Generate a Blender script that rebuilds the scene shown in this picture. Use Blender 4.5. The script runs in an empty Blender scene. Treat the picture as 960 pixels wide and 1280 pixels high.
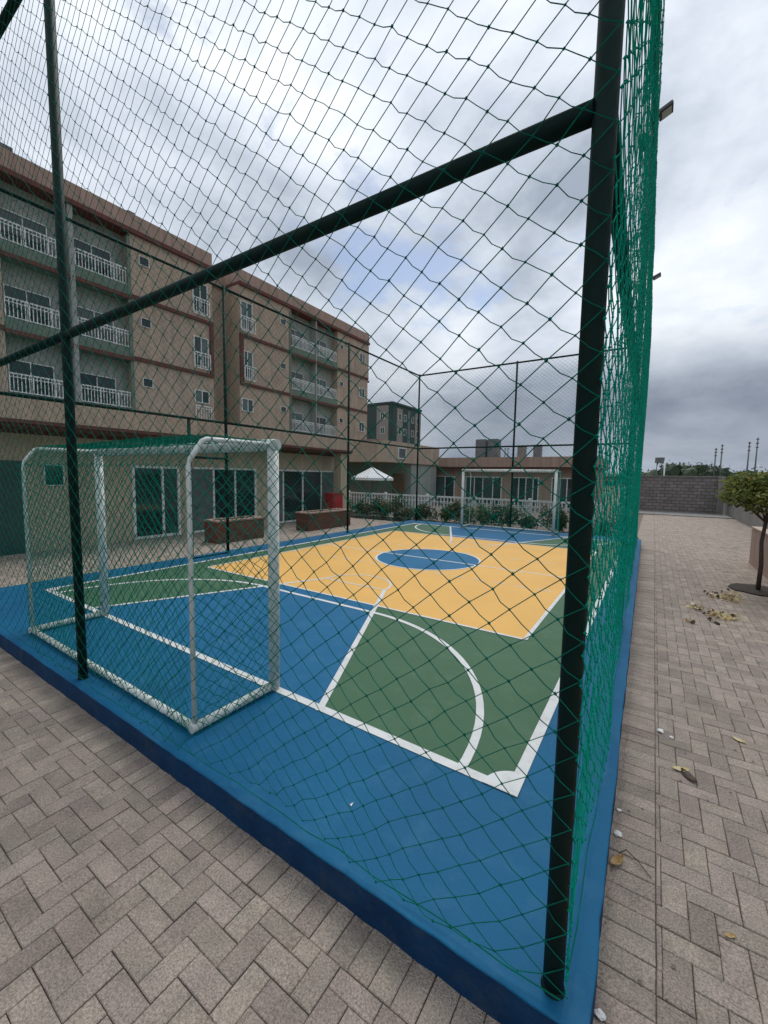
import bpy, bmesh, math, random
import numpy as np
from mathutils import Vector, Matrix
R = math.radians
rnd = random.Random(7)
scn = bpy.context.scene
col = scn.collection

# ------------------------------------------------------------------ camera
CAM_Z, F_PX, YAW, PITCH, ROLL = 1.76, 511.34, R(-33.27), R(-5.104), R(-0.981)
fwd = Vector((math.sin(YAW) * math.cos(PITCH), math.cos(YAW) * math.cos(PITCH), math.sin(PITCH)))
r0 = Vector((math.cos(YAW), -math.sin(YAW), 0)); u0 = r0.cross(fwd)
r1 = r0 * math.cos(ROLL) - u0 * math.sin(ROLL); u1 = r0 * math.sin(ROLL) + u0 * math.cos(ROLL)
cd = bpy.data.cameras.new('camera'); cam = bpy.data.objects.new('camera', cd); col.objects.link(cam)
M4 = Matrix.Identity(4)
for i in range(3):
    M4[i][0], M4[i][1], M4[i][2] = r1[i], u1[i], -fwd[i]
M4[2][3] = CAM_Z
cam.matrix_world = M4
cd.sensor_fit = 'VERTICAL'; cd.sensor_height = 36; cd.lens = F_PX / 1280 * 36
cd.clip_start = 0.05; cd.clip_end = 6000
scn.camera = cam

# ------------------------------------------------------------------ sky, sun, exposure
SUN_EL, SUN_AZ = R(58), R(-12)          # azimuth from +Y towards +X
w = bpy.data.worlds.new('World'); scn.world = w; w.use_nodes = True
nt = w.node_tree; nt.nodes.clear()
def N(t, **k):
    n = nt.nodes.new(t)
    for a, b in k.items(): setattr(n, a, b)
    return n
def L(a, b): nt.links.new(a, b)
out = N('ShaderNodeOutputWorld'); bg = N('ShaderNodeBackground'); L(bg.outputs[0], out.inputs[0])
sky = N('ShaderNodeTexSky', sky_type='NISHITA', sun_disc=False)
sky.sun_elevation = SUN_EL; sky.sun_rotation = SUN_AZ
skm = N('ShaderNodeVectorMath', operation='SCALE'); skm.inputs['Scale'].default_value = 0.085; L(sky.outputs[0], skm.inputs[0])
tc = N('ShaderNodeTexCoord'); sep = N('ShaderNodeSeparateXYZ'); L(tc.outputs['Generated'], sep.inputs[0])
def math_(op, a, b=None, c=None):
    n = N('ShaderNodeMath', operation=op)
    for i, v in enumerate((a, b, c)):
        if v is None: continue
        if isinstance(v, (int, float)): n.inputs[i].default_value = v
        else: L(v, n.inputs[i])
    return n.outputs[0]
zz = math_('MAXIMUM', sep.outputs[2], 0.0)
cmb = N('ShaderNodeCombineXYZ')
def noise(scale, det, rough, dist, off):
    mp = N('ShaderNodeMapping'); L(cmb.outputs[0], mp.inputs[0]); mp.inputs['Location'].default_value = off
    n = N('ShaderNodeTexNoise'); L(mp.outputs[0], n.inputs['Vector'])
    n.inputs['Scale'].default_value = scale; n.inputs['Detail'].default_value = det
    n.inputs['Roughness'].default_value = rough; n.inputs['Distortion'].default_value = dist
    return n.outputs[0]
def ramp(fac, stops):
    r = N('ShaderNodeValToRGB'); e = r.color_ramp.elements
    while len(e) < len(stops): e.new(0.5)
    for el, (p, c) in zip(e, stops): el.position = p; el.color = (*c, 1)
    L(fac, r.inputs[0]); return r.outputs[0]
def mix(f, a, b, bt='MIX'):
    m = N('ShaderNodeMix', data_type='RGBA', blend_type=bt)
    if isinstance(f, (int, float)): m.inputs[0].default_value = f
    else: L(f, m.inputs[0])
    for i, v in ((6, a), (7, b)):
        if isinstance(v, tuple): m.inputs[i].default_value = (*v, 1)
        else: L(v, m.inputs[i])
    return m.outputs[2]
dz = math_('POWER', zz, 0.75)
L(sep.outputs[0], cmb.inputs[0]); L(sep.outputs[1], cmb.inputs[1]); L(math_('MULTIPLY', dz, 2.0), cmb.inputs[2])
n1 = noise(2.3, 13, 0.56, 0.15, (19.0, 10.2, 0)); n2 = noise(1.1, 3, 0.5, 0.0, (13.8, 10.4, 1)); n3 = noise(2.6, 10, 0.6, 0.2, (22.617, 13.244, 4.006))
cl = math_('ADD', math_('MULTIPLY', n1, 0.74), math_('MULTIPLY', n2, 0.26))
ccol = ramp(cl, [(0.36, (0.27, 0.31, 0.375)), (0.44, (0.42, 0.465, 0.535)), (0.51, (0.55, 0.595, 0.66)), (0.62, (0.74, 0.77, 0.805))])
# cloud bases seen edge-on low over the horizon are greyer
low = ramp(zz, [(0.0, (0.66, 0.68, 0.71)), (0.05, (0.42, 0.44, 0.475)), (0.15, (0.47, 0.49, 0.525)), (0.30, (0.88, 0.89, 0.90)), (0.60, (1.0, 1.0, 1.0))])
ccol = mix(1.0, ccol, low, 'MULTIPLY')
gap = ramp(n3, [(0.57, (0, 0, 0)), (0.67, (1, 1, 1))])
gap = math_('MULTIPLY', gap, math_('MULTIPLY', ramp(zz, [(0.16, (0, 0, 0)), (0.3, (1, 1, 1))]), 0.85))
fin = mix(gap, ccol, skm.outputs[0])
L(fin, bg.inputs[0]); bg.inputs[1].default_value = 1.0
sd = bpy.data.lights.new('sun', 'SUN'); sd.energy = 1.15; sd.angle = R(30); sd.color = (1, 0.97, 0.93)
so = bpy.data.objects.new('sun', sd); col.objects.link(so)
sdir = Vector((math.sin(SUN_AZ) * math.cos(SUN_EL), math.cos(SUN_AZ) * math.cos(SUN_EL), math.sin(SUN_EL)))
so.rotation_euler = sdir.to_track_quat('Z', 'Y').to_euler(); so.location = (0, 0, 30)
vs = scn.view_settings; vs.view_transform = 'Standard'; vs.look = 'None'; vs.gamma = 1; vs.use_curve_mapping = False; vs.exposure = 0.56
scn.cycles.max_bounces = 6; scn.cycles.transparent_max_bounces = 12

# ------------------------------------------------------------------ materials
def mat(name, c, c2=None, scale=6.0, rough=0.7, bump=0.0, bscale=60.0, isl=0.0, spec=0.5, metal=0.0, detail=6.0, dirt=None, dscale=1.5, coat=0.0, speck=0.0, streak=0.0):
    m = bpy.data.materials.new(name); m.use_nodes = True
    t = m.node_tree; p = t.nodes['Principled BSDF']
    def n_(ty): return t.nodes.new(ty)
    p.inputs['Roughness'].default_value = rough; p.inputs['Metallic'].default_value = metal
    p.inputs['Specular IOR Level'].default_value = spec
    if coat: p.inputs['Coat Weight'].default_value = coat; p.inputs['Coat Roughness'].default_value = 0.25
    tcn = n_('ShaderNodeTexCoord'); geo = n_('ShaderNodeNewGeometry')
    no = n_('ShaderNodeTexNoise'); no.inputs['Scale'].default_value = scale; no.inputs['Detail'].default_value = detail
    t.links.new(geo.outputs['Position'], no.inputs['Vector'])
    c2 = c2 or tuple(x * 0.85 for x in c)
    mx = n_('ShaderNodeMix'); mx.data_type = 'RGBA'
    rr = n_('ShaderNodeMapRange'); rr.inputs[1].default_value = 0.35; rr.inputs[2].default_value = 0.65
    t.links.new(no.outputs[0], rr.inputs[0]); t.links.new(rr.outputs[0], mx.inputs[0])
    mx.inputs[6].default_value = (*c, 1); mx.inputs[7].default_value = (*c2, 1)
    colr = mx.outputs[2]
    if dirt:
        n2 = n_('ShaderNodeTexNoise'); n2.inputs['Scale'].default_value = dscale; n2.inputs['Detail'].default_value = 8; n2.inputs['Roughness'].default_value = 0.65
        t.links.new(geo.outputs['Position'], n2.inputs['Vector'])
        r2 = n_('ShaderNodeMapRange'); r2.inputs[1].default_value = 0.5; r2.inputs[2].default_value = 0.75; r2.inputs[4].default_value = 0.7
        t.links.new(n2.outputs[0], r2.inputs[0])
        m2 = n_('ShaderNodeMix'); m2.data_type = 'RGBA'; t.links.new(r2.outputs[0], m2.inputs[0])
        t.links.new(colr, m2.inputs[6]); m2.inputs[7].default_value = (*dirt, 1); colr = m2.outputs[2]
    if streak:
        mp = n_('ShaderNodeMapping'); mp.inputs['Scale'].default_value = (5, 5, .22); t.links.new(geo.outputs['Position'], mp.inputs[0])
        sn = n_('ShaderNodeTexNoise'); sn.inputs['Scale'].default_value = 1.0; sn.inputs['Detail'].default_value = 7; sn.inputs['Roughness'].default_value = 0.65; t.links.new(mp.outputs[0], sn.inputs['Vector'])
        sr_ = n_('ShaderNodeMapRange'); sr_.inputs[1].default_value = 0.38; sr_.inputs[2].default_value = 0.62; sr_.inputs[3].default_value = 1 - streak; sr_.inputs[4].default_value = 1.04
        t.links.new(sn.outputs[0], sr_.inputs[0]); sv = n_('ShaderNodeVectorMath'); sv.operation = 'SCALE'; t.links.new(colr, sv.inputs[0]); t.links.new(sr_.outputs[0], sv.inputs['Scale']); colr = sv.outputs[0]
    if speck:
        vo = n_('ShaderNodeTexNoise'); vo.inputs['Scale'].default_value = 120; vo.inputs['Detail'].default_value = 5; vo.inputs['Roughness'].default_value = 0.7
        t.links.new(geo.outputs['Position'], vo.inputs['Vector'])
        vr = n_('ShaderNodeMapRange'); vr.inputs[1].default_value = 0.32; vr.inputs[2].default_value = 0.68; vr.inputs[3].default_value = 1 - speck; vr.inputs[4].default_value = 1 + speck * .8
        t.links.new(vo.outputs[0], vr.inputs[0])
        vm = n_('ShaderNodeVectorMath'); vm.operation = 'SCALE'; t.links.new(colr, vm.inputs[0]); t.links.new(vr.outputs[0], vm.inputs['Scale']); colr = vm.outputs[0]
    if isl:
        oi = n_('ShaderNodeObjectInfo')
        ad = n_('ShaderNodeMath'); ad.operation = 'ADD'
        t.links.new(geo.outputs['Random Per Island'], ad.inputs[0]); t.links.new(oi.outputs['Random'], ad.inputs[1])
        fr = n_('ShaderNodeMath'); fr.operation = 'FRACT'; t.links.new(ad.outputs[0], fr.inputs[0])
        mr = n_('ShaderNodeMapRange'); mr.inputs[3].default_value = 1 - isl; mr.inputs[4].default_value = 1 + isl
        t.links.new(fr.outputs[0], mr.inputs[0])
        f2 = n_('ShaderNodeMath'); f2.operation = 'MULTIPLY'; f2.inputs[1].default_value = 7.31; t.links.new(fr.outputs[0], f2.inputs[0])
        f3 = n_('ShaderNodeMath'); f3.operation = 'FRACT'; t.links.new(f2.outputs[0], f3.inputs[0])
        mh = n_('ShaderNodeMapRange'); mh.inputs[3].default_value = 0.487; mh.inputs[4].default_value = 0.513; t.links.new(f3.outputs[0], mh.inputs[0])
        hs = n_('ShaderNodeHueSaturation'); t.links.new(colr, hs.inputs['Color']); t.links.new(mr.outputs[0], hs.inputs['Value']); t.links.new(mh.outputs[0], hs.inputs['Hue'])
        colr = hs.outputs[0]
    t.links.new(colr, p.inputs['Base Color'])
    if bump:
        nb = n_('ShaderNodeTexNoise'); nb.inputs['Scale'].default_value = bscale; nb.inputs['Detail'].default_value = 5
        t.links.new(geo.outputs['Position'], nb.inputs['Vector'])
        b = n_('ShaderNodeBump'); b.inputs['Strength'].default_value = bump; b.inputs['Distance'].default_value = 0.01
        t.links.new(nb.outputs[0], b.inputs['Height']); t.links.new(b.outputs[0], p.inputs['Normal'])
    return m
def brick_mat(name, c, c2, mortar, bw, bh, ms=0.012, plane='YZ', bump=0.5):
    m = bpy.data.materials.new(name); m.use_nodes = True
    t = m.node_tree; p = t.nodes['Principled BSDF']; p.inputs['Roughness'].default_value = 0.85
    geo = t.nodes.new('ShaderNodeNewGeometry'); sp = t.nodes.new('ShaderNodeSeparateXYZ'); t.links.new(geo.outputs['Position'], sp.inputs[0])
    cb = t.nodes.new('ShaderNodeCombineXYZ')
    t.links.new(sp.outputs['XYZ'.index(plane[0])], cb.inputs[0]); t.links.new(sp.outputs[2], cb.inputs[1])
    b = t.nodes.new('ShaderNodeTexBrick'); t.links.new(cb.outputs[0], b.inputs['Vector'])
    b.inputs['Color1'].default_value = (*c, 1); b.inputs['Color2'].default_value = (*c2, 1); b.inputs['Mortar'].default_value = (*mortar, 1)
    b.inputs['Scale'].default_value = 1; b.inputs['Brick Width'].default_value = bw; b.inputs['Row Height'].default_value = bh; b.inputs['Mortar Size'].default_value = ms
    no = t.nodes.new('ShaderNodeTexNoise'); no.inputs['Scale'].default_value = 2.5; no.inputs['Detail'].default_value = 8
    t.links.new(geo.outputs['Position'], no.inputs['Vector'])
    mx = t.nodes.new('ShaderNodeMix'); mx.data_type = 'RGBA'; mx.blend_type = 'MULTIPLY'; mx.inputs[0].default_value = 0.6
    t.links.new(b.outputs[0], mx.inputs[6]); t.links.new(no.outputs[0], mx.inputs[7]); t.links.new(mx.outputs[2], p.inputs['Base Color'])
    bp = t.nodes.new('ShaderNodeBump'); bp.inputs['Strength'].default_value = bump; bp.inputs['Distance'].default_value = 0.01
    t.links.new(b.outputs['Fac'], bp.inputs['Height']); bp.invert = True; t.links.new(bp.outputs[0], p.inputs['Normal'])
    return m
def leaf_mat(name, c, c2):
    m = bpy.data.materials.new(name); m.use_nodes = True
    t = m.node_tree; p = t.nodes['Principled BSDF']; p.inputs['Roughness'].default_value = 0.55
    geo = t.nodes.new('ShaderNodeNewGeometry'); mx = t.nodes.new('ShaderNodeMix'); mx.data_type = 'RGBA'
    t.links.new(geo.outputs['Random Per Island'], mx.inputs[0]); mx.inputs[6].default_value = (*c, 1); mx.inputs[7].default_value = (*c2, 1)
    t.links.new(mx.outputs[2], p.inputs['Base Color'])
    tr = t.nodes.new('ShaderNodeBsdfTranslucent'); t.links.new(mx.outputs[2], tr.inputs[0])
    ms = t.nodes.new('ShaderNodeMixShader'); ms.inputs[0].default_value = 0.3
    o = t.nodes['Material Output']; t.links.new(p.outputs[0], ms.inputs[1]); t.links.new(tr.outputs[0], ms.inputs[2]); t.links.new(ms.outputs[0], o.inputs[0])
    return m
MT = dict(
    paver=mat('paver_concrete', (0.395, 0.325, 0.270), (0.315, 0.266, 0.224), 7, 0.9, 0.9, 210, isl=0.15, spec=0.25, dirt=(0.250, 0.208, 0.172), dscale=2.6, speck=0.5),
    joint=mat('joint_sand', (0.175, 0.140, 0.115), (0.115, 0.092, 0.076), 20, 0.95, 0.4, 90),
    blue=mat('blue_floor_paint', (0.003, 0.106, 0.222), (0.003, 0.086, 0.190), 1.3, 0.62, 0.25, 38, spec=0.18, dirt=(0.022, 0.128, 0.235), dscale=5),
    blue2=mat('blue_key_paint', (0.008, 0.120, 0.250), (0.006, 0.104, 0.225), 1.2, 0.62, 0.2, 38, spec=0.18, dirt=(0.032, 0.145, 0.26), dscale=4),
    kerbshade=mat('shaded_kerb_blue', (0.004, 0.038, 0.105), (0.003, 0.028, 0.078), 5, 0.7, 0.5, 35, spec=0.15, dirt=(0.035, 0.055, 0.085), dscale=8),  # slab blue darkened: shade on the kerb's upright face put into the colour
    green=mat('green_floor_paint', (0.055, 0.130, 0.070), (0.049, 0.117, 0.062), 1.2, 0.65, 0.2, 38, spec=0.18, dirt=(0.078, 0.152, 0.092), dscale=4),
    yellow=mat('yellow_floor_paint', (0.72, 0.415, 0.115), (0.67, 0.385, 0.105), 1.1, 0.65, 0.2, 38, spec=0.18, dirt=(0.64, 0.40, 0.15), dscale=4),
    line=mat('white_line_paint', (0.64, 0.65, 0.64), (0.57, 0.58, 0.57), 8, 0.65, 0.15, 50, spec=0.2, dirt=(0.46, 0.47, 0.46), dscale=11),
    post=mat('dark_green_enamel', (0.005, 0.020, 0.017), (0.006, 0.024, 0.020), 8, 0.6, 0.06, 80, spec=0.12, dirt=(0.012, 0.024, 0.018), dscale=9),
    net=mat('green_twine', (0.002, 0.215, 0.150), (0.002, 0.155, 0.110), 12, 0.8, 0, spec=0.1),
    sidenet=mat('lit_green_twine', (0.004, 0.44, 0.33), (0.003, 0.34, 0.25), 6, 0.8, 0, spec=0.1),  # net green lightened: light on and through the side strands put into the colour
    goalnet=mat('green_goal_twine', (0.004, 0.30, 0.21), (0.003, 0.23, 0.165), 12, 0.8, 0, spec=0.1),
    goal=mat('white_goal_enamel', (0.66, 0.69, 0.66), (0.58, 0.62, 0.59), 10, 0.4, 0.05, 60, dirt=(0.40, 0.44, 0.40), dscale=14),
    peach=mat('peach_render', (0.46, 0.355, 0.268), (0.42, 0.322, 0.246), 1.6, 0.9, 0.15, 60, dirt=(0.34, 0.255, 0.20), dscale=0.8, streak=.16),
    cream=mat('cream_render', (0.47, 0.40, 0.29), (0.43, 0.365, 0.265), 1.4, 0.9, 0.12, 60, streak=.14),
    pinkish=mat('pink_render', (0.40, 0.275, 0.22), (0.365, 0.25, 0.20), 1.5, 0.9, 0.12, 60, streak=.2),
    redtrim=mat('red_brown_trim', (0.135, 0.040, 0.032), (0.105, 0.032, 0.026), 4, 0.8, 0.1, 50),
    greywall=mat('grey_green_render', (0.33, 0.35, 0.315), (0.29, 0.31, 0.28), 1.5, 0.9, 0.1, 60, streak=.12),
    baygreen=mat('green_render', (0.15, 0.195, 0.155), (0.13, 0.17, 0.135), 2, 0.9, 0.1, 60),
    white=mat('white_paint', (0.72, 0.73, 0.71), (0.65, 0.67, 0.65), 6, 0.5, 0.0),
    glass=mat('dark_glass', (0.020, 0.032, 0.036), (0.014, 0.022, 0.026), 0.6, 0.06, 0.0, spec=0.6),
    glass2=mat('grey_glass', (0.05, 0.065, 0.068), (0.03, 0.04, 0.044), 0.8, 0.12, 0.0, spec=0.6),
    curtain=mat('curtained_glass', (0.13, 0.15, 0.145), (0.09, 0.105, 0.105), 5, 0.15),
    darkdoor=mat('dark_green_door', (0.020, 0.060, 0.058), (0.016, 0.050, 0.05), 3, 0.35, 0.0),
    concrete=mat('bare_concrete', (0.25, 0.24, 0.225), (0.19, 0.185, 0.175), 2.2, 0.92, 0.4, 40, dirt=(0.14, 0.135, 0.13), dscale=0.9),
    roofgrey=mat('roof_grey', (0.17, 0.175, 0.18), (0.13, 0.135, 0.14), 2, 0.8),
    darkblock=mat('dark_green_render', (0.055, 0.072, 0.068), (0.044, 0.06, 0.056), 0.3, 0.9),
    palepink=mat('pale_pink_render', (0.30, 0.25, 0.225), (0.27, 0.225, 0.205), 0.3, 0.9),
    terrain=mat('dry_scrub_ground', (0.13, 0.115, 0.075), (0.075, 0.085, 0.045), 0.05, 0.95),
    soil=mat('planting_soil', (0.045, 0.033, 0.025), (0.03, 0.022, 0.017), 14, 0.95, 0.8, 40),
    bark=mat('tree_bark', (0.085, 0.062, 0.048), (0.055, 0.04, 0.032), 30, 0.9, 0.6, 60),
    metal=mat('grey_metal', (0.10, 0.105, 0.11), (0.08, 0.085, 0.09), 5, 0.45, metal=0.3),
    lens=mat('lamp_lens', (0.55, 0.57, 0.56), None, 5, 0.3),
    red=mat('red_plastic', (0.36, 0.015, 0.018), (0.30, 0.012, 0.015), 4, 0.45),
    canvas=mat('white_canvas', (0.72, 0.73, 0.74), (0.66, 0.67, 0.68), 2, 0.85),
    bambrown=mat('brown_wood', (0.16, 0.085, 0.045), (0.12, 0.062, 0.033), 3, 0.8),
    junction=mat('green_plastic', (0.008, 0.085, 0.055), None, 4, 0.5),
    dryleaf=leaf_mat('dry_leaf', (0.42, 0.22, 0.07), (0.55, 0.42, 0.20)),
    paleleaf=leaf_mat('pale_dry_leaf', (0.66, 0.50, 0.16), (0.74, 0.68, 0.48)),
    darkleaf=leaf_mat('withered_leaf', (0.03, 0.02, 0.012), (0.10, 0.06, 0.03)),
    paper=mat('white_paper', (0.75, 0.74, 0.72), None, 9, 0.9),
    leafy=leaf_mat('green_leaf', (0.045, 0.085, 0.022), (0.13, 0.165, 0.035)),
    leafyellow=leaf_mat('yellow_green_leaf', (0.12, 0.165, 0.03), (0.30, 0.28, 0.06)),
    leafdark=leaf_mat('dark_green_leaf', (0.018, 0.045, 0.018), (0.055, 0.09, 0.028)),
    flower=leaf_mat('pale_flower', (0.42, 0.12, 0.10), (0.62, 0.50, 0.30)),
    farwood=mat('far_wood', (0.030, 0.040, 0.026), (0.02, 0.028, 0.018), 0.2, 0.95),
)
def translucent(m, f):
    t = m.node_tree; p = t.nodes['Principled BSDF']; o = t.nodes['Material Output']
    tr = t.nodes.new('ShaderNodeBsdfTranslucent'); ms = t.nodes.new('ShaderNodeMixShader'); ms.inputs[0].default_value = f
    t.links.new(p.inputs['Base Color'].links[0].from_socket, tr.inputs[0]); t.links.new(p.outputs[0], ms.inputs[1]); t.links.new(tr.outputs[0], ms.inputs[2]); t.links.new(ms.outputs[0], o.inputs[0])
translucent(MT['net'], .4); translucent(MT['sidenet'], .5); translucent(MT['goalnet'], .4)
MT['blockwall'] = brick_mat('concrete_block', (0.34, 0.30, 0.28), (0.24, 0.215, 0.20), (0.15, 0.135, 0.125), 0.39, 0.19, 0.02, 'XZ', 0.8)
MT['redbrick'] = brick_mat('red_brick', (0.26, 0.065, 0.035), (0.15, 0.045, 0.03), (0.10, 0.085, 0.055), 0.24, 0.075, 0.012, 'YZ', 0.6)

# ------------------------------------------------------------------ helpers
class MB:
    def __init__(s): s.v = []; s.f = []
    def box(s, x0, x1, y0, y1, z0, z1):
        b = len(s.v)
        s.v += [(x0, y0, z0), (x1, y0, z0), (x1, y1, z0), (x0, y1, z0), (x0, y0, z1), (x1, y0, z1), (x1, y1, z1), (x0, y1, z1)]
        s.f += [tuple(b + i for i in q) for q in ((3, 2, 1, 0), (4, 5, 6, 7), (0, 1, 5, 4), (1, 2, 6, 5), (2, 3, 7, 6), (3, 0, 4, 7))]
        return s
    def tube(s, pts, r, n=12, cap=True, r2=None):
        pts = [Vector(p) for p in pts]; b = len(s.v); k = len(pts)
        for i, p in enumerate(pts):
            a = pts[max(i - 1, 0)]; c = pts[min(i + 1, k - 1)]; d = (c - a).normalized()
            ref = Vector((0, 0, 1)) if abs(d.z) < 0.9 else Vector((1, 0, 0))
            e1 = d.cross(ref).normalized(); e2 = d.cross(e1)
            rr = r if r2 is None else r + (r2 - r) * i / (k - 1)
            for j in range(n):
                t = 2 * math.pi * j / n; s.v.append(tuple(p + e1 * (rr * math.cos(t)) + e2 * (rr * math.sin(t))))
        for i in range(k - 1):
            for j in range(n):
                j2 = (j + 1) % n; s.f.append((b + i * n + j, b + i * n + j2, b + (i + 1) * n + j2, b + (i + 1) * n + j))
        if cap:
            s.f.append(tuple(b + j for j in range(n))[::-1]); s.f.append(tuple(b + (k - 1) * n + j for j in range(n)))
        return s
    def poly(s, pts):
        b = len(s.v); s.v += [tuple(p) for p in pts]; s.f.append(tuple(range(b, b + len(pts)))); return s
    def prism(s, pts, z0, z1):
        b = len(s.v); n = len(pts)
        s.v += [(x, y, z0) for x, y in pts] + [(x, y, z1) for x, y in pts]
        s.f.append(tuple(b + i for i in range(n))[::-1]); s.f.append(tuple(b + n + i for i in range(n)))
        for i in range(n):
            j = (i + 1) % n; s.f.append((b + i, b + j, b + n + j, b + n + i))
        return s
    def mesh(s, name, m):
        me = bpy.data.meshes.new(name); me.from_pydata(s.v, [], s.f); me.materials.append(m); me.update(); return me
    def build(s, name, m, parent=None, smooth=False, bevel=0):
        me = s.mesh(name, m)
        if smooth: me.polygons.foreach_set('use_smooth', [True] * len(me.polygons)); 
        return link(name, me, parent, bevel)
def link(name, me, parent=None, bevel=0):
    o = bpy.data.objects.new(name, me); col.objects.link(o)
    if parent is not None:
        o.parent = parent
    if bevel:
        md = o.modifiers.new('bevel', 'BEVEL'); md.width = bevel; md.segments = 2; md.limit_method = 'ANGLE'
    return o
def tag(o, label=None, cat=None, group=None, kind=None):
    if label: o['label'] = label
    if cat: o['category'] = cat
    if group: o['group'] = group
    if kind: o['kind'] = kind
    return o
def thing(name, label, cat, group=None):
    return tag(bpy.data.objects.new(name, None), label, cat, group) if False else _thing(name, label, cat, group)
def _thing(name, label, cat, group):
    o = bpy.data.objects.new(name, None); o.empty_display_size = 0.2; col.objects.link(o); return tag(o, label, cat, group)
def box(name, m, parent, *a, bevel=0): return MB().box(*a).build(name, m, parent, bevel=bevel)
def autosmooth(o):
    me = o.data; me.polygons.foreach_set('use_smooth', [len(p.vertices) == 4 for p in me.polygons]); return o
GZ = -0.16          # paving level; the court slab top is z = 0
def sx(y): return -0.183 - 0.014 * (y - 1.4)     # the right-hand fence line drifts a little

# ------------------------------------------------------------------ ground and paving
tag(MB().poly([(-2500, -2500, GZ - 0.30), (2500, -2500, GZ - 0.30), (2500, 4000, GZ - 0.30), (-2500, 4000, GZ - 0.30)]).build('ground', MT['terrain']), kind='structure')
paving = tag(MB().box(-12.2, 4.2, -2.2, 28.2, GZ - 0.29, GZ - 0.012).build('paving', MT['joint']), kind='structure')
U = 0.0993; GAP = 0.0016
cache = {}
def paver_verts(lx, ly):
    c, hx, hy = 0.003, lx / 2 - GAP, ly / 2 - GAP
    v = [(-hx, -hy, -.04), (hx, -hy, -.04), (hx, hy, -.04), (-hx, hy, -.04),
         (-hx, -hy, -c), (hx, -hy, -c), (hx, hy, -c), (-hx, hy, -c),
         (-hx + c, -hy + c, 0), (hx - c, -hy + c, 0), (hx - c, hy - c, 0), (-hx + c, hy - c, 0)]
    f = [(8, 9, 10, 11)]
    for i in range(4):
        j = (i + 1) % 4; f += [(i, j, 4 + j, 4 + i), (4 + i, 4 + j, 8 + j, 8 + i)]
    return v, f
rects = []
def herring(x0, x1, y0, y1, ox, oy, mirror):
    for i in range(int((x0 - ox) / U) - 3, int((x1 - ox) / U) + 3):
        for j in range(int((y0 - oy) / U) - 3, int((y1 - oy) / U) + 3):
            k = (i + j) % 4 if mirror else (i - j) % 4
            if k == 0: a = (i, i + 2, j, j + 1)
            elif k == 2 and mirror: a = (i, i + 1, j, j + 2)
            elif k == 3 and not mirror: a = (i, i + 1, j, j + 2)
            else: continue
            xa, xb, ya, yb = ox + a[0] * U, ox + a[1] * U, oy + a[2] * U, oy + a[3] * U
            xa, xb, ya, yb = max(xa, x0), min(xb, x1), max(ya, y0), min(yb, y1)
            if xb - xa > 0.02 and yb - ya > 0.02: rects.append((xa, xb, ya, yb))
YB, XB = 1.128, 0.128           # inner edges of the soldier courses beside the kerb
herring(-12, XB, -0.9, YB, -1.403, 0.753, True)
herring(XB, 4.0, -0.9, 27.2, 0.05, 0.03, True)
herring(-12, -8.25, YB, 15.0, -12.03, 1.2, True)
herring(-8.25, XB, 14.35, 15.0, -8.3, 14.3, True)
x = -12.0
while x < -0.07 - U: rects.append((x, x + U, YB, YB + 0.198)); x += U
y = YB
while y < 27: rects.append((-0.072 - 0.0112 * (y - 1.31) if y < 14.2 else -0.37, XB, y, y + U)); y += U
y = YB + .2
while y < 14.3: rects.append((-8.25, -8.02, y, y + U)); y += U
def vis(r):
    p = Vector(((r[0] + r[1]) / 2, (r[2] + r[3]) / 2, GZ - CAM_Z)); d = p.dot(fwd)
    if d < 0.1: return None
    X, Y = p.dot(r1) / d * F_PX, p.dot(u1) / d * F_PX
    if abs(X) > 490 or abs(Y) > 650: return None
    if -8 < p.x < -0.08 and 1.31 < p.y < 14.2: return None
    # hidden behind the slab's corner
    return (r[1] - r[0]) * (r[3] - r[2]) * abs(p.z) / d ** 3
sc_ = [(vis(r), r) for r in rects]
near = sorted([q for q in sc_ if q[0]], key=lambda q: -q[0])[:298]
nearset = set(id(q[1]) for q in near)
for _, r in near:
    lx, ly = round(r[1] - r[0], 3), round(r[3] - r[2], 3)
    if (lx, ly) not in cache:
        v, f = paver_verts(lx, ly); me = bpy.data.meshes.new('paver'); me.from_pydata(v, [], f); me.materials.append(MT['paver']); cache[(lx, ly)] = me
    o = link('paver', cache[(lx, ly)], paving)
    o.location = ((r[0] + r[1]) / 2 + rnd.gauss(0, .0006), (r[2] + r[3]) / 2 + rnd.gauss(0, .0006), GZ + rnd.gauss(0, .0012))
    o.rotation_euler = (rnd.gauss(0, .006), rnd.gauss(0, .006), rnd.gauss(0, .006))
fv, ff = [], []
for q in sc_:
    r = q[1]
    if id(r) in nearset: continue
    v, f = paver_verts(r[1] - r[0], r[3] - r[2]); b = len(fv)
    cx_, cy_, dz, tx, ty = (r[0] + r[1]) / 2, (r[2] + r[3]) / 2, GZ + rnd.gauss(0, .0012), rnd.gauss(0, .006), rnd.gauss(0, .006)
    fv += [(cx_ + a, cy_ + c, dz + h + tx * a + ty * c) for a, c, h in v]; ff += [tuple(b + i for i in t) for t in f]
me = bpy.data.meshes.new('far_pavers'); me.from_pydata(fv, [], ff); me.materials.append(MT['paver'])
tag(link('far_pavers', me, paving), kind='stuff')

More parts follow.
